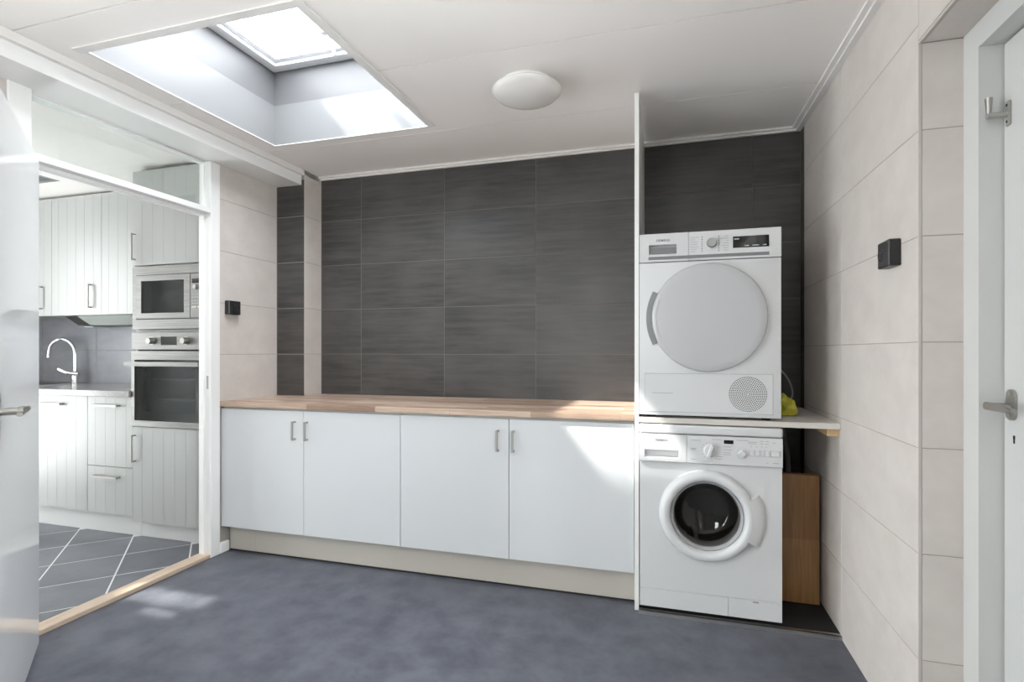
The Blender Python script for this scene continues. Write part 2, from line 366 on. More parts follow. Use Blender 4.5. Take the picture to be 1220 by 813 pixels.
# right wall with the door recess
wr = boxes('wall_right', [(0.6852, 0.98, 1.7512, 3.22, 0, 2.46), (0.6852, 0.98, 0.7288, 1.7512, 2.0372, 2.46), (0.93, 0.98, 0.7288, 1.7512, 0, 2.0372)]+cut(-1.7, 0.7288, 0, 2.46, [(-0.8, 0.35, 0.70, 2.15)], 0.6852, 0.98, 'x'), GROUTL,
           label='right wall of pale beige stone tiles with a door recess', cat='wall', kind='structure')
rr = [0.0, 0.2995, 0.598, 0.8965, 1.195, 1.4935, 1.792, 2.0905, 2.352]
def tr(a, b_, c, d): box('tile', 0.684, 0.691, a, b_, c, d, BEIGE, wr, bevel=0.0008)
tiles(wr, [1.752, 2.430, 3.034], rr, tr, BEIGE)
tiles(wr, [0.352, 0.725], rr, tr, BEIGE)
tiles(wr, [0.725, 1.3, 1.752], [2.046, 2.352], tr, BEIGE)
for c, d in zip([0.02, 0.25, 0.55]+rows, [0.25, 0.55]+rows): box('dark_tile', 0.684, 0.691, 3.037, 3.1085, c+.0015, d-.0015, DARK, wr, bevel=0.0008)
for c, d in zip(rr, rr[1:]):
    if c < 2.03:
        box('return_tile', 0.6925, 0.7995, 1.75, 1.757, c+.0015, min(d, 2.036)-.0015, BEIGE, wr, bevel=0.0008)
        box('return_tile', 0.6925, 0.7995, 0.723, 0.73, c+.0015, min(d, 2.036)-.0015, BEIGE, wr, bevel=0.0008)
for a, b_ in ((0.733, 1.24), (1.243, 1.747)): box('soffit_tile', 0.6925, 0.7995, a, b_, 2.036, 2.043, BEIGE, wr, bevel=0.0008)
tc_ = boxes('corner_bead', [(0.6835, 0.690, 1.7493, 1.753, 0, 2.041), (0.6835, 0.690, 0.727, 0.7307, 0, 2.041), (0.6835, 0.690, 0.727, 1.753, 2.0353, 2.041)], BEAD, wr)
# rear wall, behind the camera, with added glazed opening
wf = boxes('wall_front', cut(-2.585, 0.98, 0, 2.46, [(-1.4, -0.85, 0.9, 1.85)], -1.7, -1.6, 'y'), WALLD, label='plastered wall behind the viewpoint with one added window', cat='wall', kind='structure')
w8 = thing('window_7', (-1.125, -1.65, 0.9), 'unseen white framed window added in the wall behind the viewpoint', 'window', kind='structure')  # unseen window added to light the room and give the dark tiles sheen
boxes('frame', [(-1.4, -0.85, -1.68, -1.62, 0.9, 0.94), (-1.4, -0.85, -1.68, -1.62, 1.81, 1.85), (-1.4, -1.36, -1.68, -1.62, 0.94, 1.81), (-0.89, -0.85, -1.68, -1.62, 0.94, 1.81)], PVC, w8)
box('pane', -1.36, -0.89, -1.652, -1.648, 0.94, 1.81, CLEAR, w8)
w6 = thing('window_1', (-2.53, -0.2, 0.06), 'unseen tall glazed garden doors added in the left wall behind the open door', 'window', kind='structure')  # unseen glazing added to light the room from the left
for a, b_ in ((-0.5, 0.0), (0.0, 0.5)):
    boxes('sash', [(-2.56, -2.50, a, b_, 0.06, 0.14), (-2.56, -2.50, a, b_, 2.02, 2.10), (-2.56, -2.50, a, a+.07, 0.14, 2.02), (-2.56, -2.50, b_-.07, b_, 0.14, 2.02)], PVC, w6)
    box('pane', -2.532, -2.528, a+.07, b_-.07, 0.14, 2.02, CLEAR, w6)
w7 = thing('window_6', (0.85, -0.225, 0.70), 'unseen white framed window added in the right wall behind the viewpoint', 'window', kind='structure')  # unseen window added as fill light towards the left wall
boxes('frame', [(0.82, 0.88, -0.8, 0.35, 0.70, 0.76), (0.82, 0.88, -0.8, 0.35, 2.09, 2.15), (0.82, 0.88, -0.8, -0.74, 0.76, 2.09), (0.82, 0.88, 0.29, 0.35, 0.76, 2.09)], PVC, w7)
box('pane', 0.848, 0.852, -0.74, 0.29, 0.76, 2.09, CLEAR, w7)
# kitchen walls
wkb = box('wall_kitchen_back', -5.3, -2.585, 3.1012, 3.22, 0, 2.46, GROUTD, label='kitchen back wall with grey splashback tiles', cat='wall', kind='structure')
def tk(a, b_, c, d): box('tile', a, b_, 3.10, 3.108, c, d, KTILE, wkb, bevel=0.0008)
tiles(wkb, [-5.2, -4.926, -4.326, -3.726, -3.19], [0.90, 1.176, 1.476], tk, KTILE)
boxes('wall_kitchen_left', cut(0.6, 3.108, 0, 2.46, [(1.15, 2.15, 0.05, 2.25)], -5.3, -5.2, 'x'), WALLB, label='kitchen side wall with added glazed garden doors', cat='wall', kind='structure')
box('sun_blocker', -6.5, -5.3, 0.2, 3.22, 2.32, 2.46, SLAB, label='unseen overhang added to keep the sun out of the kitchen garden doors', cat='roof', kind='structure')  # unseen slab added to block the sun at the kitchen glazing
box('wall_kitchen_front', -5.3, -2.585, 0.6, 0.7, 0, 2.46, WALLB, label='plain kitchen wall opposite the cabinets', cat='wall', kind='structure')
w4 = thing('window_2', (-5.25, 1.6, 0.05), 'unseen glazed garden doors added in the far side wall of the kitchen', 'window', kind='structure')  # unseen glazing added to send daylight through the doorway
for a, b_ in ((1.15, 1.65), (1.65, 2.15)):
    boxes('sash', [(-5.28, -5.22, a, b_, 0.05, 0.12), (-5.28, -5.22, a, b_, 2.18, 2.25), (-5.28, -5.22, a, a+.06, 0.12, 2.18), (-5.28, -5.22, b_-.06, b_, 0.12, 2.18)], PVC, w4)
    box('pane', -5.252, -5.248, a+.06, b_-.06, 0.12, 2.18, CLEAR, w4)

# ceiling: slab, panels, cove trims, all on the roof's slight fall
TILT = 0.016; PIV = (0, 2.2, 2.34); ZC = 2.34
SX0, SX1, SY0, SY1 = -2.147, -1.185, 1.500, 2.526        # skylight opening
ceil = thing('ceiling', PIV, 'white panelled ceiling with fine seams and a square skylight opening', 'ceiling', kind='structure'); ceil.rotation_euler.x = TILT
hx0, hx1, hy0, hy1 = SX0-.021, SX1+.021, SY0-.021, SY1+.021
boxes('slab', [(-2.45, 0.95, hy1, 3.22, ZC+.013, 2.50), (-2.45, 0.95, -1.7, hy0, ZC+.013, 2.50), (-2.45, hx0, hy0, hy1, ZC+.013, 2.50), (hx1, 0.95, hy0, hy1, ZC+.013, 2.50)], SLAB, ceil)
ys = [3.109, 2.603, 1.958, 1.328, 0.698, 0.068, -0.562, -1.192, -1.6]; g = 0.003
XL, XR = -2.28, 0.684
for y1, y0 in zip(ys, ys[1:]):
    a, b_ = y0+g, y1-g
    if a < hy0 < b_: pts = [(XL, a), (XR, a), (XR, b_), (hx1, b_), (hx1, hy0), (hx0, hy0), (hx0, b_), (XL, b_)]
    elif a < hy1 < b_: pts = [(XL, a), (hx0, a), (hx0, hy1), (hx1, hy1), (hx1, a), (XR, a), (XR, b_), (XL, b_)]
    else: pts = [(XL, a), (XR, a), (XR, b_), (XL, b_)]
    prism('ceiling_panel', pts, 'z', ZC, ZC+.012, CEIL, ceil)
def cove(name, seg): return boxes(name, seg, TRIMW, ceil)
cove('cove_trim', [(XL-.03, 0.684, 3.078, 3.109, ZC-.012, ZC-.0005), (XL-.03, 0.684, 3.094, 3.109, ZC-.022, ZC-.012)])
cove('cove_trim', [(0.640, 0.684, -1.6, 3.078, ZC-.012, ZC-.0005), (0.660, 0.684, -1.6, 3.094, ZC-.022, ZC-.012)])
boxes('opening_trim', [(SX0-.032, SX1+.032, SY0-.032, SY0+.004, ZC-.005, ZC-.0005), (SX0-.012, SX0+.004, SY0, SY1, ZC-.004, ZC-.0005), (SX1-.004, SX1+.032, SY0, SY1, ZC-.005, ZC-.0005), (SX0-.012, SX1+.032, SY1-.004, SY1+.012, ZC-.004, ZC-.0005)], TRIMW, ceil)
# beam over the partition
bmr = thing('trim_1', PIV, 'white boxed beam along the ceiling above the kitchen doorway', 'beam', kind='structure'); bmr.rotation_euler.x = TILT
box('beam', -2.585, -2.283, -1.7, 2.93, 2.243, 2.46, PAINT, bmr)
box('cove_trim', -2.283, -2.262, -1.7, 3.08, ZC-.035, ZC-.0005, TRIMW, bmr)
# kitchen ceiling with its own skylight
KX0, KX1, KY0, KY1 = -4.52, -3.94, 1.85, 2.54
RX0, RX1, RY0, RY1 = -4.36, -3.90, 0.95, 1.09  # unseen roof openings, sized to shape the sun patch
QX0, QX1, QY0, QY1 = -4.15, -3.95, 0.865, 0.925
boxes('ceiling_kitchen', cut(-5.3, -2.46, 0.6, 3.22, [(KX0-.03, KX1+.03, KY0-.03, KY1+.03), (RX0, RX1, RY0, RY1), (QX0, QX1, QY0, QY1)], 2.315, 2.36), CEIL, label='plain white kitchen ceiling seen through the transom glass', cat='ceiling', kind='structure')
w3 = thing('window_3', (-4.23, 2.195, 2.315), 'bright kitchen skylight just behind the edge of the open door', 'skylight', kind='structure')
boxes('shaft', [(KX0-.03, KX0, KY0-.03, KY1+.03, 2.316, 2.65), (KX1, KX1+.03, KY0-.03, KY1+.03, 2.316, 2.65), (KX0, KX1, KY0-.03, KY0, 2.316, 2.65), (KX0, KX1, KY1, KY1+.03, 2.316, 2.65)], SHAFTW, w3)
box('pane', KX0, KX1, KY0, KY1, 2.65, 2.656, KSKY, w3)
w5 = thing('sun_patch_opening', (-4.16, 1.0, 2.315), 'unseen narrow roof light added in the kitchen ceiling to throw the sun patch', 'skylight', kind='structure')  # invented opening, there only to throw sun on the utility floor
box('pane', RX0, RX1, RY0, RY1, 2.345, 2.35, CLEAR, w5)
box('pane', QX0, QX1, QY0, QY1, 2.345, 2.35, CLEAR, w5)

# utility skylight
w2 = thing('window_5', PIV, 'square skylight with white shaft, grey curb and open sky above', 'skylight', kind='structure'); w2.rotation_euler.x = TILT
def ring(x0, x1, y0, y1, t, z0, z1): return [(x0-t, x0, y0-t, y1+t, z0, z1), (x1, x1+t, y0-t, y1+t, z0, z1), (x0, x1, y0-t, y0, z0, z1), (x0, x1, y1, y1+t, z0, z1)]
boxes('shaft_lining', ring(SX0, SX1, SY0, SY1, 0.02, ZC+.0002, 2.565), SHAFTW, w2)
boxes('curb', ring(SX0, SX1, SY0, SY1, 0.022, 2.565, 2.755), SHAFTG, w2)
boxes('curb_frame', ring(SX0+.055, SX1-.055, SY0+.055, SY1-.055, 0.075, 2.755, 2.775), PVC, w2)
boxes('sash', ring(SX0+.085, SX1-.085, SY0+.085, SY1-.085, 0.10, 2.775, 2.83), PVC, w2)
# shallow acrylic dome
bm = bmesh.new(); nx = 10; V_ = {}
for i in range(nx+1):
    for j in range(nx+1):
        u, v = i/nx, j/nx
        V_[i, j] = bm.verts.new((SX0+.05+(SX1-SX0-.1)*u-PIV[0], SY0+.05+(SY1-SY0-.1)*v-PIV[1], 2.832+0.09*(16*u*(1-u)*v*(1-v))**0.5-PIV[2]))
for i in range(nx):
    for j in range(nx): bm.faces.new((V_[i, j], V_[i+1, j], V_[i+1, j+1], V_[i, j+1]))
link('dome', finish(bm, 'dome', SKYGL, True), PIV, w2)
op = boxes('opener', [(-1.70, -1.665, 2.33, 2.40, 2.80, 2.83)], PVC, w2)
tube('opener_arm', [(-1.682, 2.36, 2.80), (-1.675, 2.40, 2.76), (-1.665, 2.41, 2.72)], 0.007, PVC, w2)

# doorway frame with transom, in the partition
df = thing('door_1', (-2.52, 1.93, 0), 'white doorway frame with a glazed transom between utility room and kitchen', 'door frame', kind='structure')
box('frame_post', -2.538, -2.466, 2.391, 2.456, 0, 2.245, PAINT, df, bevel=0.002)
box('frame_post', -2.538, -2.466, 1.432, 1.515, 0, 2.24, PAINT, df, bevel=0.002)
box('transom_bar', -2.538, -2.462, 1.515, 2.391, 1.948, 1.978, PAINT, df, bevel=0.002)
box('door_stop', -2.538, -2.506, 1.515, 2.391, 1.933, 1.948, PAINT, df)
box('door_stop', -2.538, -2.506, 2.380, 2.391, 0.022, 1.933, PAINT, df)
boxes('glazing_bead', [(-2.536, -2.506, 1.515, 2.391, 1.978, 1.988), (-2.536, -2.506, 1.515, 2.391, 2.228, 2.24), (-2.536, -2.506, 2.381, 2.391, 1.988, 2.228), (-2.536, -2.506, 1.515, 1.525, 1.988, 2.228)], PAINT, df)
box('transom_pane', -2.523, -2.519, 1.525, 2.381, 1.988, 2.228, CLEAR, df)
box('strike_plate', -2.494, -2.482, 2.3895, 2.3915, 0.955, 1.03, HANDLE, df)
for z in (0.28, 1.62): box('hinge', -2.458, -2.425, 1.462, 1.482, z-.045, z+.045, NICKEL, df)
box('threshold_strip', -2.545, -2.468, 1.515, 2.3905, -0.0005, 0.022, OAK, bevel=0.003, label='pale oak threshold strip on the floor between utility room and kitchen', cat='threshold')
box('baseboard_left', -2.482, -2.462, 2.457, 2.523, 0.0, 0.062, PAINT, bevel=0.004, label='short white skirting piece at the foot of the door post', cat='skirting', kind='structure')

# the open glossy door (built along local x from its hinge, then turned)
d1 = thing('door_2', (0, 0, 0), 'glossy white door standing open at the left edge, reflecting the kitchen', 'door', kind='structure')
box('leaf', 0, 0.84, -0.04, 0, 0.012, 1.93, DOORG, d1, bevel=0.0015)
hp = box('handle_plate', 0.750, 0.785, 0, 0.009, 0.90, 1.055, NICKEL, d1, bevel=0.002)
lathe('handle_neck', [(0.0, 0), (0.0105, 0), (0.0105, 0.05), (0.0, 0.05)], (0.768, 0.009, 1.0), 'y', NICKEL, d1, seg=16)
prism('lever', [(0.778, 0.985), (0.778, 1.011), (0.70, 1.009), (0.655, 1.004), (0.648, 1.0), (0.655, 0.993), (0.70, 0.990)], 'y', 0.043, 0.059, NICKEL, d1, bevel=0.003, smooth=True)
d1.location = (-2.387, 1.490, 0); d1.rotation_euler.z = math.atan2(-0.626, 0.78)

# right door in its recess
d2 = thing('door_3', (0.80, 1.24, 0), 'white door in the tiled recess of the right wall', 'door', kind='structure')
boxes('frame', [(0.789, 0.93, 1.676, 1.7495, 0, 2.0355), (0.789, 0.93, 0.7305, 0.804, 0, 2.0355), (0.789, 0.93, 0.804, 1.676, 1.969, 2.0355)], DOORP, d2)
lf = box('leaf', 0.842, 0.882, 0.808, 1.672, 0.006, 1.965, DOORP, d2, bevel=0.0015)
boxes('gap_seal', [(0.86, 0.878, 1.672, 1.676, 0.0, 1.969), (0.86, 0.878, 0.804, 0.808, 0, 1.969), (0.86, 0.878, 0.804, 1.676, 1.965, 1.969)], RUB_SHADE, d2)
def stadium(y, z, w, h, n=10):
    r = w/2; pts = []
    for i in range(n+1): a = math.pi*i/n; pts.append((y+r*math.cos(a), z+h/2-r+r*math.sin(a)))
    for i in range(n+1): a = math.pi+math.pi*i/n; pts.append((y+r*math.cos(a), z-h/2+r+r*math.sin(a)))
    return pts
hp = prism('handle_plate', stadium(1.634, 1.034, 0.034, 0.078), 'x', 0.834, 0.842, NICKEL, d2)
for zz in (1.062, 1.006): lathe('screw', [(0, -.0015), (0.0035, -.0015), (0.0035, 0)], (0.834, 1.634, zz), 'x', HANDLE, hp, seg=10)
lathe('handle_neck', [(0, -.05), (0.0085, -.05), (0.0085, 0), (0, 0)], (0.834, 1.634, 1.03), 'x', NICKEL, d2, seg=14)
prism('lever', [(1.644, 1.020), (1.644, 1.040), (1.56, 1.037), (1.53, 1.032), (1.53, 1.024), (1.56, 1.021)], 'x', 0.782, 0.796, NICKEL, d2, bevel=0.003, smooth=True)
boxes('keyhole', [(0.8405, 0.8415, 1.626, 1.633, 0.948, 0.957), (0.8405, 0.8415, 1.627, 1.632, 0.937, 0.948)], BLACKM, d2)
ct = prism('catch_plate', [(1.640, 1.745), (1.658, 1.745), (1.658, 1.809), (1.640, 1.809)], 'x', 0.836, 0.842, HANDLE, d2, bevel=0.002)
for zz in (1.798, 1.756): lathe('screw', [(0, -.0012), (0.003, -.0012), (0.003, 0)], (0.836, 1.649, zz), 'x', BLACKM, ct, seg=10)
lathe('catch_peg', [(0, -.042), (0.0075, -.042), (0.0075, 0), (0, 0)], (0.836, 1.649, 1.775), 'x', HANDLE, d2, seg=14)
lathe('catch_lever', [(0, 0), (0.005, 0), (0.0085, 0.042), (0, 0.044)], (0.798, 1.649, 1.778), 'z', NICKEL, d2, seg=14)

# ================================================================== utility furniture
wt = prism('worktop', [(-2.474, 2.455), (-0.1365, 2.455), (-0.1365, 3.1095), (-2.2615, 3.1095), (-2.2615, 2.9295), (-2.474, 2.9295)], 'z', 0.850, 0.879, WOODTOP, bevel=0.004, smooth=True,
           label='long beech stave worktop over the four white doors', cat='worktop')
def base_unit(x0, xm, x1, label, yb=3.05):
    t = thing('base_cabinet', ((x0+x1)/2, 2.78, 0.155), label, 'cabinet', 'white base cabinets under the wooden worktop')
    boxes('body', [(x0+.002, x0+.018, 2.492, yb, 0.158, 0.848), (x1-.018, x1-.002, 2.492, yb, 0.158, 0.848), (x0+.018, x1-.018, 2.492, yb, 0.158, 0.176), (x0+.018, x1-.018, yb-.01, yb, 0.176, 0.848), (x0+.018, x1-.018, 2.492, 2.51, 0.81, 0.848)], CARC, t)
    for a, b_, hx in ((x0+.0015, xm-.0015, xm-.055), (xm+.0015, x1-.0015, xm+.024)):
        d = box('door', a, b_, 2.470, 2.489, 0.156, 0.838, LAMW, t, bevel=0.001)
        bow_handle(d, hx, 2.470, 0.732, 0.104)
    return t
base_unit(-2.474, -1.911, -1.321, 'white two-door base cabinet under the worktop, next to the door post', 2.92)
base_unit(-1.321, -0.734, -0.1375, 'white two-door base cabinet under the worktop, next to the washing machine')
pl = thing('plinth', (-1.3, 2.53, 0), 'cream plinth board under the white base cabinets', 'plinth')
box('plinth_board', -2.4615, -2.284, 2.525, 2.541, 0.010, 0.1565, PLINTH, pl)
box('plinth_board', -2.282, -0.1375, 2.525, 2.541, 0.010, 0.1565, PLINTH, pl)
box('seal_strip', -2.4615, -0.1375, 2.527, 2.539, 0.0, 0.010, RUB_SHADE, pl)
box('side_panel', -0.1355, -0.1165, 2.450, 3.1095, 0.0, 2.337, PAINT, label='tall white upright panel between worktop and laundry machines', cat='panel')
pf = thing('niche_platform', (0.28, 2.75, 0), 'low black platform with aluminium edge under the washing machine', 'platform')
box('platform_board', -0.116, 0.6835, 2.426, 3.1095, 0.0, 0.0165, NICHEF, pf)
boxes('edge_profile', [(-0.116, 0.6835, 2.420, 2.426, 0.0, 0.0175), (-0.116, 0.6835, 2.420, 2.440, 0.016, 0.0175)], ALU, pf)

# washing machine
wm = thing('washing_machine', (0.176, 2.74, 0.02), 'white front-loading washing machine standing below the tumble dryer', 'washer')
X0, X1 = -0.112, 0.468; DC = (0.170, 0.455)
boxes('body', [(X0, X0+.012, 2.452, 3.03, 0.028, 0.806), (X1-.012, X1, 2.452, 3.03, 0.028, 0.806), (X0+.012, X1-.012, 3.018, 3.03, 0.028, 0.806), (X0+.012, X1-.012, 2.46, 3.018, 0.028, 0.036)], APPW, wm)
holed_front('front_panel', X0, X1, 0.112, 0.681, 2.443, 2.452, DC[0], DC[1], 0.158, APPW, wm)
box('top_plate', X0-.003, X1+.002, 2.432, 3.03, 0.806, 0.845, APPW, wm, bevel=0.008, seg=3)
dr = pocket_panel('detergent_drawer', X0-.002, 0.0865, 0.683, 0.803, 2.428, 2.46, (-0.091, 0.056, 0.698, 0.733), 0.022, APPW, wm)
lettering('brand_lettering', 'SIEMENS', 0.013, (-0.017, 2.4278, 0.776), INK, dr, width=0.052)
fa = box('control_fascia', 0.0885, X1, 2.428, 2.46, 0.683, 0.803, APPW, wm, bevel=0.001)
box('fascia_lip', X0, X1, 2.434, 2.452, 0.6805, 0.683, APPG2, wm)
kn = lathe('programme_knob', [(0, -.012), (0.024, -.012), (0.028, 0), (0, 0)], (0.184, 2.428, 0.741), 'y', APPW, wm, seg=32)
kr = box('grip', 0.1775, 0.1905, 2.398, 2.420, 0.713, 0.769, APPW, kn, bevel=0.002); kr.rotation_euler.y = 0.35
k2 = box('option_knob', 0.298, 0.324, 2.408, 2.428, 0.723, 0.749, APPW, wm, bevel=0.003); k2.rotation_euler.y = math.pi/4
lathe('knob_base', [(0, -.004), (0.022, -.004), (0.024, 0)], (0.311, 2.428, 0.736), 'y', APPW, wm, seg=28)
box('display', 0.239, 0.277, 2.4272, 2.429, 0.773, 0.789, GLASSBLK, wm)
for q in range(4): box('button', 0.340+q*.0195, 0.3585+q*.0195, 2.421, 2.428, 0.727, 0.752, APPW, wm, bevel=0.002)
box('start_button', 0.424, 0.455, 2.421, 2.428, 0.727, 0.753, APPW, wm, bevel=0.002)
marks = []
for q in range(14):
    a = math.radians(25+q*23); marks.append((0.184+0.036*math.cos(a)-.0025, 0.184+0.036*math.cos(a)+.0025, 2.4274, 2.429, 0.741+.036*math.sin(a)-.0008, 0.741+.036*math.sin(a)+.0008))
for x, z, w in ((0.105, 0.783, .04), (0.105, 0.747, .022), (0.105, 0.742, .018), (0.19, 0.789, .04), (0.238, 0.76, .03), (0.238, 0.747, .032), (0.238, 0.735, .028), (0.238, 0.727, .03), (0.105, 0.70, .022), (0.205, 0.716, .03), (0.205, 0.706, .025),
                (0.29, 0.79, .045), (0.335, 0.785, .035), (0.335, 0.778, .03), (0.38, 0.79, .014), (0.38, 0.779, .014), (0.402, 0.79, .012), (0.402, 0.779, .012), (0.43, 0.785, .012), (0.344, 0.766, .006), (0.364, 0.766, .006), (0.384, 0.766, .006), (0.402, 0.766, .006), (0.405, 0.700, .008), (0.43, 0.700, .022)):
    marks.append((x, x+w, 2.4274, 2.429, z-.001, z+.001))
boxes('panel_print', marks, SEAM, fa, kind='stuff')
kk = box('kick_panel', X0, 0.2575, 2.441, 2.46, 0.030, 0.1105, APPW, wm, bevel=0.001)
kk2 = box('kick_flap', 0.2585, X1, 2.441, 2.46, 0.030, 0.1105, APPW, wm, bevel=0.001)
box('flap_tab', 0.355, 0.378, 2.4395, 2.4415, 0.101, 0.107, APPG2, kk2)
for fx in (X0+.05, X1-.05): 
    for fy in (2.50, 2.98): lathe('foot', [(0, 0), (0.02, 0), (0.016, 0.012), (0, 0.012)], (fx, fy, 0.0177), 'z', BLACKM, wm, seg=16)
dc = (DC[0], 2.443, DC[1])
dd = lathe('door', [(0.150, 0.012), (0.152, -0.020), (0.157, -0.030), (0.166, -0.036), (0.180, -0.036), (0.191, -0.028), (0.197, -0.014), (0.199, 0.0)], dc, 'y', APPW, wm, seg=72)
hd = lathe('door_handle', [(0.180, 0.0), (0.180, -0.034), (0.215, -0.026), (0.231, -0.012), (0.234, 0.0)], dc, 'y', APPW, dd, seg=18, a0=math.radians(-29), a1=math.radians(27), closed=True)
lathe('gasket', [(0.152, -0.006), (0.146, -0.012), (0.139, -0.004), (0.132, 0.03), (0.136, 0.075), (0.150, 0.075)], dc, 'y', GASKET, wm, seg=64)
lathe('door_glass', [(0.145, -0.008), (0.133, 0.012), (0.118, 0.045), (0.106, 0.07), (0.09, 0.082), (0.0, 0.088)], dc, 'y', PORT, dd, seg=56)
dm = lathe('drum', [(0.136, 0.075), (0.16, 0.10), (0.235, 0.12), (0.235, 0.40), (0.22, 0.42), (0.0, 0.43)], dc, 'y', DRUM, wm, seg=56)
for a in (0.35, 0.35+2.094, 0.35+4.189):
    c_, s_ = math.cos(a), math.sin(a); p0 = Vector((DC[0]+.235*c_, 2.443+.12, DC[1]+.235*s_)); 
    pts = []
    tv = Vector((-s_, 0, c_)); rv = Vector((-c_, 0, -s_)); bm = bmesh.new(); base = Vector((DC[0]+.232*c_, 2.57, DC[1]+.232*s_)); vs = []
    for yy in (0.0, 0.26):
        for w_, h_ in ((-.03, 0), (-.01, .055), (.01, .055), (.03, 0)):
            vs.append(bm.verts.new(tv*w_+rv*h_+Vector((0, yy, 0))))
    for f in ((0, 1, 5, 4), (1, 2, 6, 5), (2, 3, 7, 6), (0, 3, 2, 1), (4, 5, 6, 7)): bm.faces.new([vs[i] for i in f])
    link('drum_lifter', finish(bm, 'drum_lifter', DRUM), base, dm)

# shelf between the machines
sh = box('shelf_board', -0.1155, 0.6825, 2.440, 3.1085, 0.850, 0.874, SHELFM, bevel=0.001, label='off-white shelf board carrying the tumble dryer', cat='shelf')
box('support_batten', 0.640, 0.6835, 2.462, 3.10, 0.818, 0.850, PINE, bevel=0.002, label='pine batten on the right wall below the shelf board', cat='batten')

# tumble dryer
td = thing('tumble_dryer', (0.172, 2.74, 0.874), 'white tumble dryer with large round door on top of the shelf', 'dryer')
D0, D1 = -0.1145, 0.465; yf = 2.440
box('body', D0, D1, yf+.030, 3.05, 0.886, 1.692, APPW, td, bevel=0.006, seg=2)
box('front_panel', D0+.0005, D1-.0005, yf, yf+.030, 0.886, 1.5635, APPW, td, bevel=0.003, seg=2)
cp = box('control_panel', 0.0955, D1-.0005, yf-.003, yf+.030, 1.5665, 1.691, APPW, td, bevel=0.002)
dw = pocket_panel('water_drawer', D0+.001, 0.0940, 1.5665, 1.691, yf-.003, yf+.030, (-0.072, 0.046, 1.600, 1.642), 0.026, APPW, td)
box('grip_plate', -0.0655, 0.0395, yf+.008, yf+.021, 1.6035, 1.632, APPG, dw)
lettering('brand_lettering', 'SIEMENS', 0.015, (-0.012, yf-.0034, 1.660), INK, dw, width=0.058)
box('trim_strip', -0.074, 0.418, yf-.0055, yf-.0025, 1.5755, 1.589, APPG, td, bevel=0.0005)
kb = lathe('programme_knob', [(0, -.022), (0.017, -.022), (0.0195, -.019), (0.021, 0), (0, 0)], (0.190, yf-.003, 1.637), 'y', KNOBG, td, seg=36)
lathe('knob_ring', [(0.021, -.003), (0.027, -.003), (0.028, 0)], (0.190, yf-.003, 1.637), 'y', APPW, kb, seg=36)
ds = box('display', 0.276, 0.417, yf-.0045, yf-.0025, 1.611, 1.660, GLASSBLK, td)
boxes('display_print', [(0.281, 0.30, yf-.0052, yf-.0044, 1.647, 1.651), (0.322, 0.338, yf-.0052, yf-.0044, 1.6175, 1.6205), (0.352, 0.378, yf-.0052, yf-.0044, 1.6175, 1.6205), (0.393, 0.407, yf-.0052, yf-.0044, 1.6175, 1.6205)], DISP, ds, kind='stuff')
leds, txt = [], []
for q in range(7):
    z = 1.6655-q*.0102
    leds.append((0.149, 0.154, yf-.0036, yf-.002, z-.002, z+.002)); leds.append((0.217, 0.222, yf-.0036, yf-.002, z-.002, z+.002))
    wl_ = (.036, .022, .032, .03, .034, .028, .022)[q]
    txt.append((0.102, 0.102+wl_, yf-.0036, yf-.002, z-.0009, z+.0009)); wr_ = (.015, .036, .008, .02, .026, .022, .02)[q]
    txt.append((0.258-wr_, 0.258, yf-.0036, yf-.002, z-.0009, z+.0009))
boxes('indicator_marks', leds, INK, cp, kind='stuff'); boxes('panel_print', txt, SEAM, cp, kind='stuff')
EC = (0.176, yf, 1.316)
ed = lathe('door', [(0, -.030), (0.20, -.029), (0.222, -.027), (0.232, -.022), (0.236, -.012), (0.237, 0)], EC, 'y', APPD, td, seg=96)
lathe('door_handle', [(0.2375, 0), (0.2375, -.010), (0.258, -.006), (0.260, 0)], EC, 'y', APPG, ed, seg=28, a0=math.radians(152.5), a1=math.radians(207.5), closed=True)  # shade of the door grip is put into this arc's grey
lathe('grip_seam', [(0.2155, -.0275), (0.2155, -.0292), (0.2168, -.0292), (0.2168, -.0275)], EC, 'y', SEAM, ed, seg=24, a0=math.radians(158), a1=math.radians(203), closed=True)
fl = box('filter_flap', -0.090, 0.432, yf-.0015, yf+.004, 0.902, 1.070, APPW, td, bevel=0.0008)
boxes('flap_seam', [(-0.0915, 0.4335, yf-.0008, yf+.003, 0.9005, 0.902), (-0.0915, 0.4335, yf-.0008, yf+.003, 1.070, 1.0715), (-0.0915, -0.090, yf-.0008, yf+.003, 0.902, 1.070), (0.432, 0.4335, yf-.0008, yf+.003, 0.902, 1.070)], SEAM, td)
box('flap_slit', -0.058, 0.030, yf-.002, yf, 0.9835, 0.9855, SEAM, fl)
bm = bmesh.new(); vc = Vector((0.335, yf-.0017, 0.986))
for i in range(1, 11):
    for q in range(6*i):
        a = 2*math.pi*q/(6*i); r = i*0.0073
        vv = [bm.verts.new((r*math.cos(a)+.0024*math.cos(2*math.pi*t/7), -.0003, r*math.sin(a)+.0024*math.sin(2*math.pi*t/7))) for t in range(7)]
        bm.faces.new(vv)
link('vent_holes', finish(bm, 'vent_holes', BLACKM), vc, fl, kind='stuff')
for fx in (D0+.05, D1-.05):
    for fy in (2.50, 2.98): lathe('foot', [(0, 0), (0.02, 0), (0.016, 0.013), (0, 0.013)], (fx, fy, 0.874), 'z', BLACKM, td, seg=16)

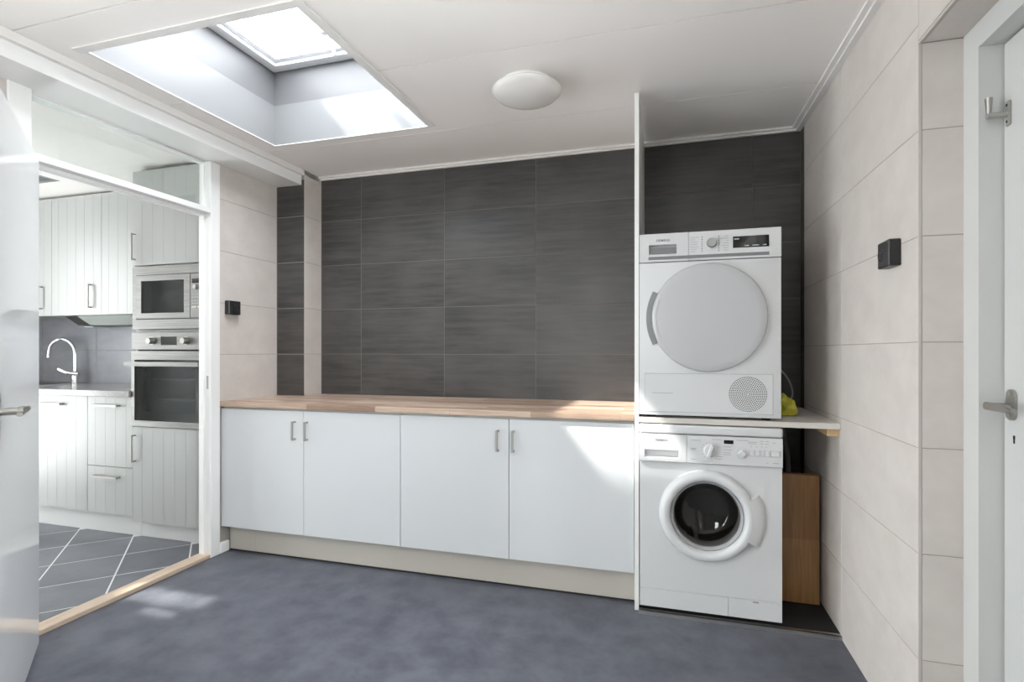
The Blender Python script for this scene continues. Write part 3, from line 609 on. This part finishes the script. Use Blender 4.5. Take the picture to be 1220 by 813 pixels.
# niche bits
box('wood_board', 0.490, 0.670, 2.690, 2.728, 0.0168, 0.605, OAKB, bevel=0.002, label='brown wooden board standing upright beside the washing machine', cat='board')
bm = bmesh.new(); bmesh.ops.create_icosphere(bm, subdivisions=3, radius=1.0)
for v in bm.verts:
    p = v.co.copy(); nz = 0.16*math.sin(5.1*p.x+1.3)*math.cos(4.3*p.y)+0.10*math.sin(9*p.z+4*p.x)
    f = 1+nz; v.co = Vector((p.x*f*(0.058-0.02*max(p.z, 0)), p.y*f*0.07, max(p.z*f, -0.55)*0.058+0.0319))
link('cloth', finish(bm, 'cloth', YELLOW, True), (0.527, 2.72, 0.8745), label='crumpled yellow cloth on the shelf beside the dryer', cat='cloth')
tube('power_cable', [(0.45, 3.085, 1.12), (0.52, 3.06, 1.12), (0.60, 3.03, 1.05), (0.63, 3.0, 0.96), (0.60, 2.97, 0.90), (0.55, 2.94, 0.879), (0.48, 2.92, 0.879)], 0.0045, CORDW, label='thin pale cable looping beside the dryer onto the shelf', cat='cable')
tp = thing('water_tap', (0.525, 3.05, 0.60), 'dark water tap on the wall under the shelf', 'tap')
tube('pipe', [(0.525, 3.10, 0.74), (0.525, 3.05, 0.74), (0.525, 3.04, 0.73), (0.525, 3.04, 0.60)], 0.009, HANDLE, tp)
lathe('tap_handle', [(0, 0), (0.018, 0), (0.015, 0.02), (0, 0.022)], (0.525, 3.04, 0.752), 'z', BLACK, tp, seg=16)
tube('water_hose', [(0.525, 3.04, 0.605), (0.524, 3.0, 0.45), (0.522, 2.97, 0.22), (0.515, 2.96, 0.12), (0.51, 2.96, 0.035)], 0.010, APPG2, label='grey water hose hanging from the tap behind the washing machine', cat='hose')
tube('drain_hose', [(0.565, 3.09, 0.84), (0.585, 3.08, 0.80), (0.61, 3.065, 0.66), (0.62, 3.065, 0.50), (0.61, 3.07, 0.25), (0.575, 3.08, 0.10), (0.56, 3.08, 0.035)], 0.012, APPG2, label='grey drain hose bending down behind the wooden board', cat='hose')

# ceiling light
cl = thing('ceiling_light', (-0.583, 2.235, 2.3405), 'round opal glass ceiling light with shallow dome, off', 'lamp')
lathe('base', [(0, 0), (0.112, 0), (0.112, -.034), (0, -.034)], (-0.583, 2.235, 2.3405), 'z', TRIMW, cl, seg=48)
lathe('shade', [(0.10, -.030), (0.146, -.030), (0.1515, -.034), (0.150, -.042), (0.135, -.056), (0.105, -.070), (0.06, -.081), (0, -.085)], (-0.583, 2.235, 2.3405), 'z', MILK, cl, seg=64)

# sockets
def socket(name, wall, y0, y1, z0, z1, p, label, parts):
    s = 1 if wall < 0 else -1
    t = thing(name, (wall+s*p/2, (y0+y1)/2, z0), label, 'socket')
    a, b_ = sorted((wall, wall+s*p)); box('housing', a, b_, y0, y1, z0, z1, BLACK, t, bevel=0.003)
    for yc in parts:
        rg = lathe('outlet', [(0.017, s*.0006), (0.019, s*.0016), (0.021, 0)], (wall+s*p, yc, (z0+z1)/2), 'x', BLACKM, t, seg=28)
        lathe('outlet_well', [(0, 0), (0.0175, 0)], (wall+s*p+s*.0008, yc, (z0+z1)/2), 'x', BLACKM, rg, seg=28)
        for q in (-1, 1): lathe('contact', [(0, s*.0012), (0.0022, s*.0012), (0.0022, 0)], (wall+s*p+s*.0008, yc, (z0+z1)/2+q*.009), 'x', NICKEL, rg, seg=10)
socket('wall_socket', 0.684, 1.863, 1.950, 1.430, 1.512, 0.034, 'black surface-mounted socket on the right wall near the recess', [1.925])
socket('wall_socket', -2.475, 2.496, 2.585, 1.385, 1.466, 0.034, 'black surface-mounted socket on the left wall above the worktop', [2.555])

# ================================================================== kitchen
KF = 2.500
# tall oven cabinet
tc2 = thing('tall_cabinet', (-2.89, 2.8, 0.11), 'tall white cabinet housing the oven and microwave', 'cabinet')
T0, T1 = -3.184, -2.602
boxes('body', [(T0, T0+.018, KF+.022, 3.10, 0.112, 2.285), (T1-.018, T1, KF+.022, 3.10, 0.112, 2.285), (T0+.018, T1-.018, KF+.022, 3.10, 2.267, 2.285), (T0+.018, T1-.018, KF+.022, 3.10, 0.112, 0.13), (T0+.018, T1-.018, KF+.022, 3.10, 0.684, 0.702), (T0+.018, T1-.018, KF+.022, 3.10, 1.288, 1.302), (T0+.018, T1-.018, KF+.022, 3.10, 1.692, 1.71), (T0+.018, T1-.018, 3.09, 3.10, 0.13, 2.267)], LAMK, tc2)
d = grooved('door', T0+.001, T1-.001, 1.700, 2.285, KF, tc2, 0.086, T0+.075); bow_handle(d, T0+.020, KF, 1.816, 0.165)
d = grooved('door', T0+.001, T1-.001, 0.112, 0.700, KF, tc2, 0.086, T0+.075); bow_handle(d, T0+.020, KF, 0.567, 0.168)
# oven
ov = thing('oven', (-2.89, 2.75, 0.705), 'built-in stainless steel oven with dark glass door', 'oven')
O0, O1 = T0+.002, T1-.002
pn = box('control_panel', O0, O1, KF-.008, KF+.02, 1.178, 1.286, STEEL, ov, bevel=0.002)
for kx in (O0+.165, O0+.430):
    kq = lathe('knob', [(0, -.03), (0.017, -.03), (0.02, -.004), (0.024, -.004), (0.024, 0)], (kx, KF-.008, 1.232), 'y', NICKEL, ov, seg=28)
box('clock_display', O0+.235, O0+.355, KF-.0095, KF-.007, 1.206, 1.258, GLASSBLK, ov)
boxes('cavity', [(O0+.03, O0+.05, KF+.03, 3.02, 0.72, 1.17), (O1-.05, O1-.03, KF+.03, 3.02, 0.72, 1.17), (O0+.05, O1-.05, KF+.03, 3.02, 0.72, 0.735), (O0+.05, O1-.05, KF+.03, 3.02, 1.155, 1.17), (O0+.05, O1-.05, 3.0, 3.02, 0.735, 1.155)], OVENIN, ov)
for z in (0.86, 0.99):
    rk = boxes('rack', [(O0+.055, O1-.055, 2.56, 2.566, z, z+.005), (O0+.055, O1-.055, 2.97, 2.976, z, z+.005)]+[(O0+.06+q*.032, O0+.064+q*.032, 2.566, 2.97, z, z+.004) for q in range(15)], CHROME, ov)
od = boxes('oven_door', [(O0, O1, KF-.012, KF+.02, 1.116, 1.170), (O0, O1, KF-.012, KF+.02, 0.706, 0.742), (O0, O0+.026, KF-.012, KF+.02, 0.742, 1.116), (O1-.026, O1, KF-.012, KF+.02, 0.742, 1.116)], STEEL, ov)
boxes('door_border', [(O0+.026, O1-.026, KF-.006, KF+.018, 1.09, 1.116), (O0+.026, O1-.026, KF-.006, KF+.018, 0.742, 0.80), (O0+.026, O0+.085, KF-.006, KF+.018, 0.80, 1.09), (O1-.085, O1-.026, KF-.006, KF+.018, 0.80, 1.09)], GLASSBLK, od)
box('door_window', O0+.026, O1-.026, KF-.011, KF-.007, 0.742, 1.116, OVGL, od)
boxes('door_handle', [(O0-.004, O1-.012, KF-.055, KF-.040, 1.078, 1.105), (O0+.03, O0+.05, KF-.040, KF-.012, 1.082, 1.101), (O1-.07, O1-.05, KF-.040, KF-.012, 1.082, 1.101)], STEEL, od)
# microwave
mw = thing('microwave', (-2.89, 2.7, 1.305), 'built-in stainless steel microwave above the oven', 'microwave')
boxes('trim_frame', [(O0, O1, KF-.004, KF+.02, 1.636, 1.690), (O0, O1, KF-.004, KF+.02, 1.305, 1.366), (O0, O0+.035, KF-.004, KF+.02, 1.366, 1.636), (O1-.012, O1, KF-.004, KF+.02, 1.366, 1.636)], STEEL, mw)
boxes('housing', [(O0+.04, O1-.02, KF+.03, 2.95, 1.36, 1.37), (O0+.04, O1-.02, KF+.03, 2.95, 1.632, 1.642), (O0+.04, O1-.02, 2.94, 2.95, 1.37, 1.632), (O0+.04, O0+.05, KF+.03, 2.95, 1.37, 1.632), (O1-.13, O1-.12, KF+.03, 2.95, 1.37, 1.632)], OVENIN, mw)
boxes('door_gap_shade', [(O0+.0335, O0+.0385, KF-.007, KF+.02, 1.364, 1.638), (O1-.0155, O1-.0105, KF-.007, KF+.02, 1.364, 1.638), (O0+.0385, O1-.0155, KF-.007, KF+.02, 1.6325, 1.638), (O0+.0385, O1-.0155, KF-.007, KF+.02, 1.364, 1.3695), (O1-.1205, O1-.1165, KF-.007, KF+.02, 1.3695, 1.6325)], BLACKM, mw)  # black strips painted in for the shade of the door gaps
md = boxes('door', [(O0+.038, O1-.120, KF-.010, KF+.012, 1.600, 1.633), (O0+.038, O1-.120, KF-.010, KF+.012, 1.369, 1.402), (O0+.038, O0+.078, KF-.010, KF+.012, 1.402, 1.600), (O1-.165, O1-.120, KF-.010, KF+.012, 1.402, 1.600)], STEEL, mw)
box('door_window', O0+.078, O1-.165, KF-.006, KF-.002, 1.402, 1.600, OVGL, md)
mp_ = box('control_panel', O1-.117, O1-.015, KF-.010, KF+.012, 1.369, 1.633, STEEL, mw, bevel=0.001)
box('display', O1-.103, O1-.030, KF-.0115, KF-.009, 1.574, 1.602, GLASSBLK, mw)
lathe('knob', [(0, -.02), (0.012, -.02), (0.015, 0)], (O1-.066, KF-.010, 1.551), 'y', HANDLE, mw, seg=24)
for q in range(2): box('button', O1-.103+q*.04, O1-.068+q*.04, KF-.0135, KF-.009, 1.425, 1.438, NICKEL, mw, bevel=0.001)
boxes('panel_print', [(O1-.103+q*.018, O1-.093+q*.018, KF-.0108, KF-.0095, 1.452+r_*.018, 1.456+r_*.018) for q in range(4) for r_ in range(4)], SEAM, mp_, kind='stuff')
# base units
bs = thing('base_cabinet', (-3.87, 2.8, 0.14), 'white grooved-door kitchen base cabinet beside the drawer unit', 'cabinet')
boxes('body', [(-4.168, -4.15, KF+.025, 3.06, 0.142, 0.883), (-3.588, -3.570, KF+.025, 3.06, 0.142, 0.883), (-4.15, -3.588, KF+.025, 3.06, 0.142, 0.16)], LAMK, bs)
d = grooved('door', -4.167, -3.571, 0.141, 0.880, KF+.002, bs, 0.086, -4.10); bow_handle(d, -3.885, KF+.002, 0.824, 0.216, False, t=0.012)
bd = thing('drawer_cabinet', (-3.38, 2.8, 0.14), 'white two-drawer kitchen unit between the grooved base cabinet and the oven', 'cabinet')
boxes('body', [(-3.568, -3.55, KF+.025, 3.06, 0.142, 0.883), (-3.204, -3.186, KF+.025, 3.06, 0.142, 0.883), (-3.55, -3.204, KF+.025, 3.06, 0.142, 0.16)], LAMK, bd)
d = grooved('drawer', -3.567, -3.187, 0.441, 0.880, KF+.002, bd, 0.086, -3.50); bow_handle(d, -3.396, KF+.002, 0.826, 0.214, False, t=0.012)
d = grooved('drawer', -3.567, -3.187, 0.141, 0.437, KF+.002, bd, 0.086, -3.50); bow_handle(d, -3.396, KF+.002, 0.376, 0.214, False, t=0.012)
bc = thing('sink_cabinet', (-4.6, 2.8, 0.14), 'white grooved-door sink cabinet mostly hidden behind the open door', 'cabinet')
boxes('body', [(-4.77, -4.752, KF+.025, 3.06, 0.142, 0.883), (-4.188, -4.170, KF+.025, 3.06, 0.142, 0.883), (-4.752, -4.188, KF+.025, 3.06, 0.142, 0.16)], LAMK, bc)
d = grooved('door', -4.769, -4.171, 0.141, 0.880, KF+.002, bc, 0.086, -4.70); bow_handle(d, -4.47, KF+.002, 0.824, 0.216, False, t=0.012)
kp = thing('plinth', (-3.5, 2.56, 0), 'white plinth boards under the kitchen cabinets', 'plinth')
box('plinth_board', -5.19, -3.187, 2.561, 2.576, 0.001, 0.141, KPLINTH, kp); box('plinth_board', -3.185, -2.604, 2.561, 2.576, 0.001, 0.111, KPLINTH, kp)
# worktop with sink cut-out
kt = boxes('kitchen_worktop', cut(-5.19, -3.186, 2.475, 3.098, [(-5.06, -4.52, 2.60, 2.98)], 0.884, 0.920), KTOP, label='grey kitchen worktop running up to the oven cabinet', cat='worktop')
sk = thing('sink', (-4.79, 2.79, 0.92), 'stainless steel sink set into the grey kitchen worktop', 'sink')
boxes('rim', ring(-5.055, -4.525, 2.605, 2.975, 0.03, 0.9203, 0.9235), STEEL, sk)
boxes('bowl', ring(-5.053, -4.527, 2.607, 2.973, 0.002, 0.76, 0.921)+[(-5.055, -4.525, 2.605, 2.975, 0.757, 0.76)], STEEL, sk)
fx, fy = -4.46, 3.035
fc = thing('faucet', (fx, fy, 0.92), 'chrome kitchen tap with high curved spout', 'tap')
lathe('base', [(0, 0), (0.027, 0), (0.027, 0.006), (0.022, 0.012), (0.022, 0.085), (0.016, 0.092), (0, 0.092)], (fx, fy, 0.9205), 'z', CHROME, fc, seg=24)
pts = [(fx, fy, 1.0), (fx, fy, 1.14)]+[(fx-0.115+0.115*math.cos(a), fy-0.02*(1-math.cos(a)), 1.15+0.115*math.sin(a)) for a in [math.pi*q/10 for q in range(0, 10)]]+[(fx-.232, fy-.04, 1.12)]
tube('spout', pts, 0.0125, CHROME, fc)
tube('lever', [(fx+.052, fy-.01, 0.990), (fx+.0, fy-.03, 0.992), (fx-.05, fy-.045, 1.005), (fx-.095, fy-.055, 1.03)], 0.015, CHROME, fc)
# wall cabinets and hood
def wall_unit(x0, x1, hx, label):
    t = thing('wall_cabinet', ((x0+x1)/2, 2.95, 1.43), label, 'cabinet', 'kitchen wall cabinets')
    boxes('body', [(x0+.001, x0+.018, 2.822, 3.098, 1.432, 2.295), (x1-.018, x1-.001, 2.822, 3.098, 1.432, 2.295), (x0+.018, x1-.018, 2.822, 3.098, 1.432, 1.45), (x0+.018, x1-.018, 2.822, 3.098, 2.277, 2.295)], LAMK, t)
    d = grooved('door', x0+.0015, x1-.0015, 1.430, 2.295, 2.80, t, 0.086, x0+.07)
    if hx: bow_handle(d, hx, 2.80, 1.565, 0.17)
wall_unit(-4.85, -4.353, -4.455, 'white grooved wall cabinet farthest left, next to the open door edge')
wall_unit(-4.353, -3.859, -3.956, 'middle white grooved wall cabinet, handle at its lower right')
wall_unit(-3.859, -3.188, None, 'white grooved wall cabinet beside the tall oven cabinet')
box('gap_shade_strip', -5.19, -3.188, 2.86, 2.876, 2.296, 2.314, RUB_SHADE, label='dark shadow strip above the kitchen wall cabinets', cat='shade_strip')  # black strip painted in for the gap's shade under the ceiling
box('gap_shade_strip', -3.184, -2.602, 2.56, 2.576, 2.286, 2.314, RUB_SHADE, label='dark shadow strip above the tall oven cabinet', cat='shade_strip')  # same painted gap shade, over the oven cabinet
hd_ = thing('extractor_hood', (-3.93, 2.95, 1.39), 'slim extractor hood under the kitchen wall cabinets', 'hood')
prism('hood_body', [(2.905, 1.4295), (2.925, 1.364), (3.085, 1.358), (3.085, 1.4295)], 'x', -4.27, -3.60, STEEL, hd_)
prism('filter_panel', [(2.828, 1.4285), (2.826, 1.4225), (2.917, 1.362), (2.923, 1.366)], 'x', -4.13, -3.62, HOODGL, hd_)
prism('end_cap', [(2.828, 1.4285), (2.826, 1.4225), (2.917, 1.362), (2.923, 1.366)], 'x', -4.25, -4.135, STEEL, hd_)
box('lamp_cover', -4.24, -4.15, 2.95, 3.05, 1.352, 1.358, DISP, hd_)
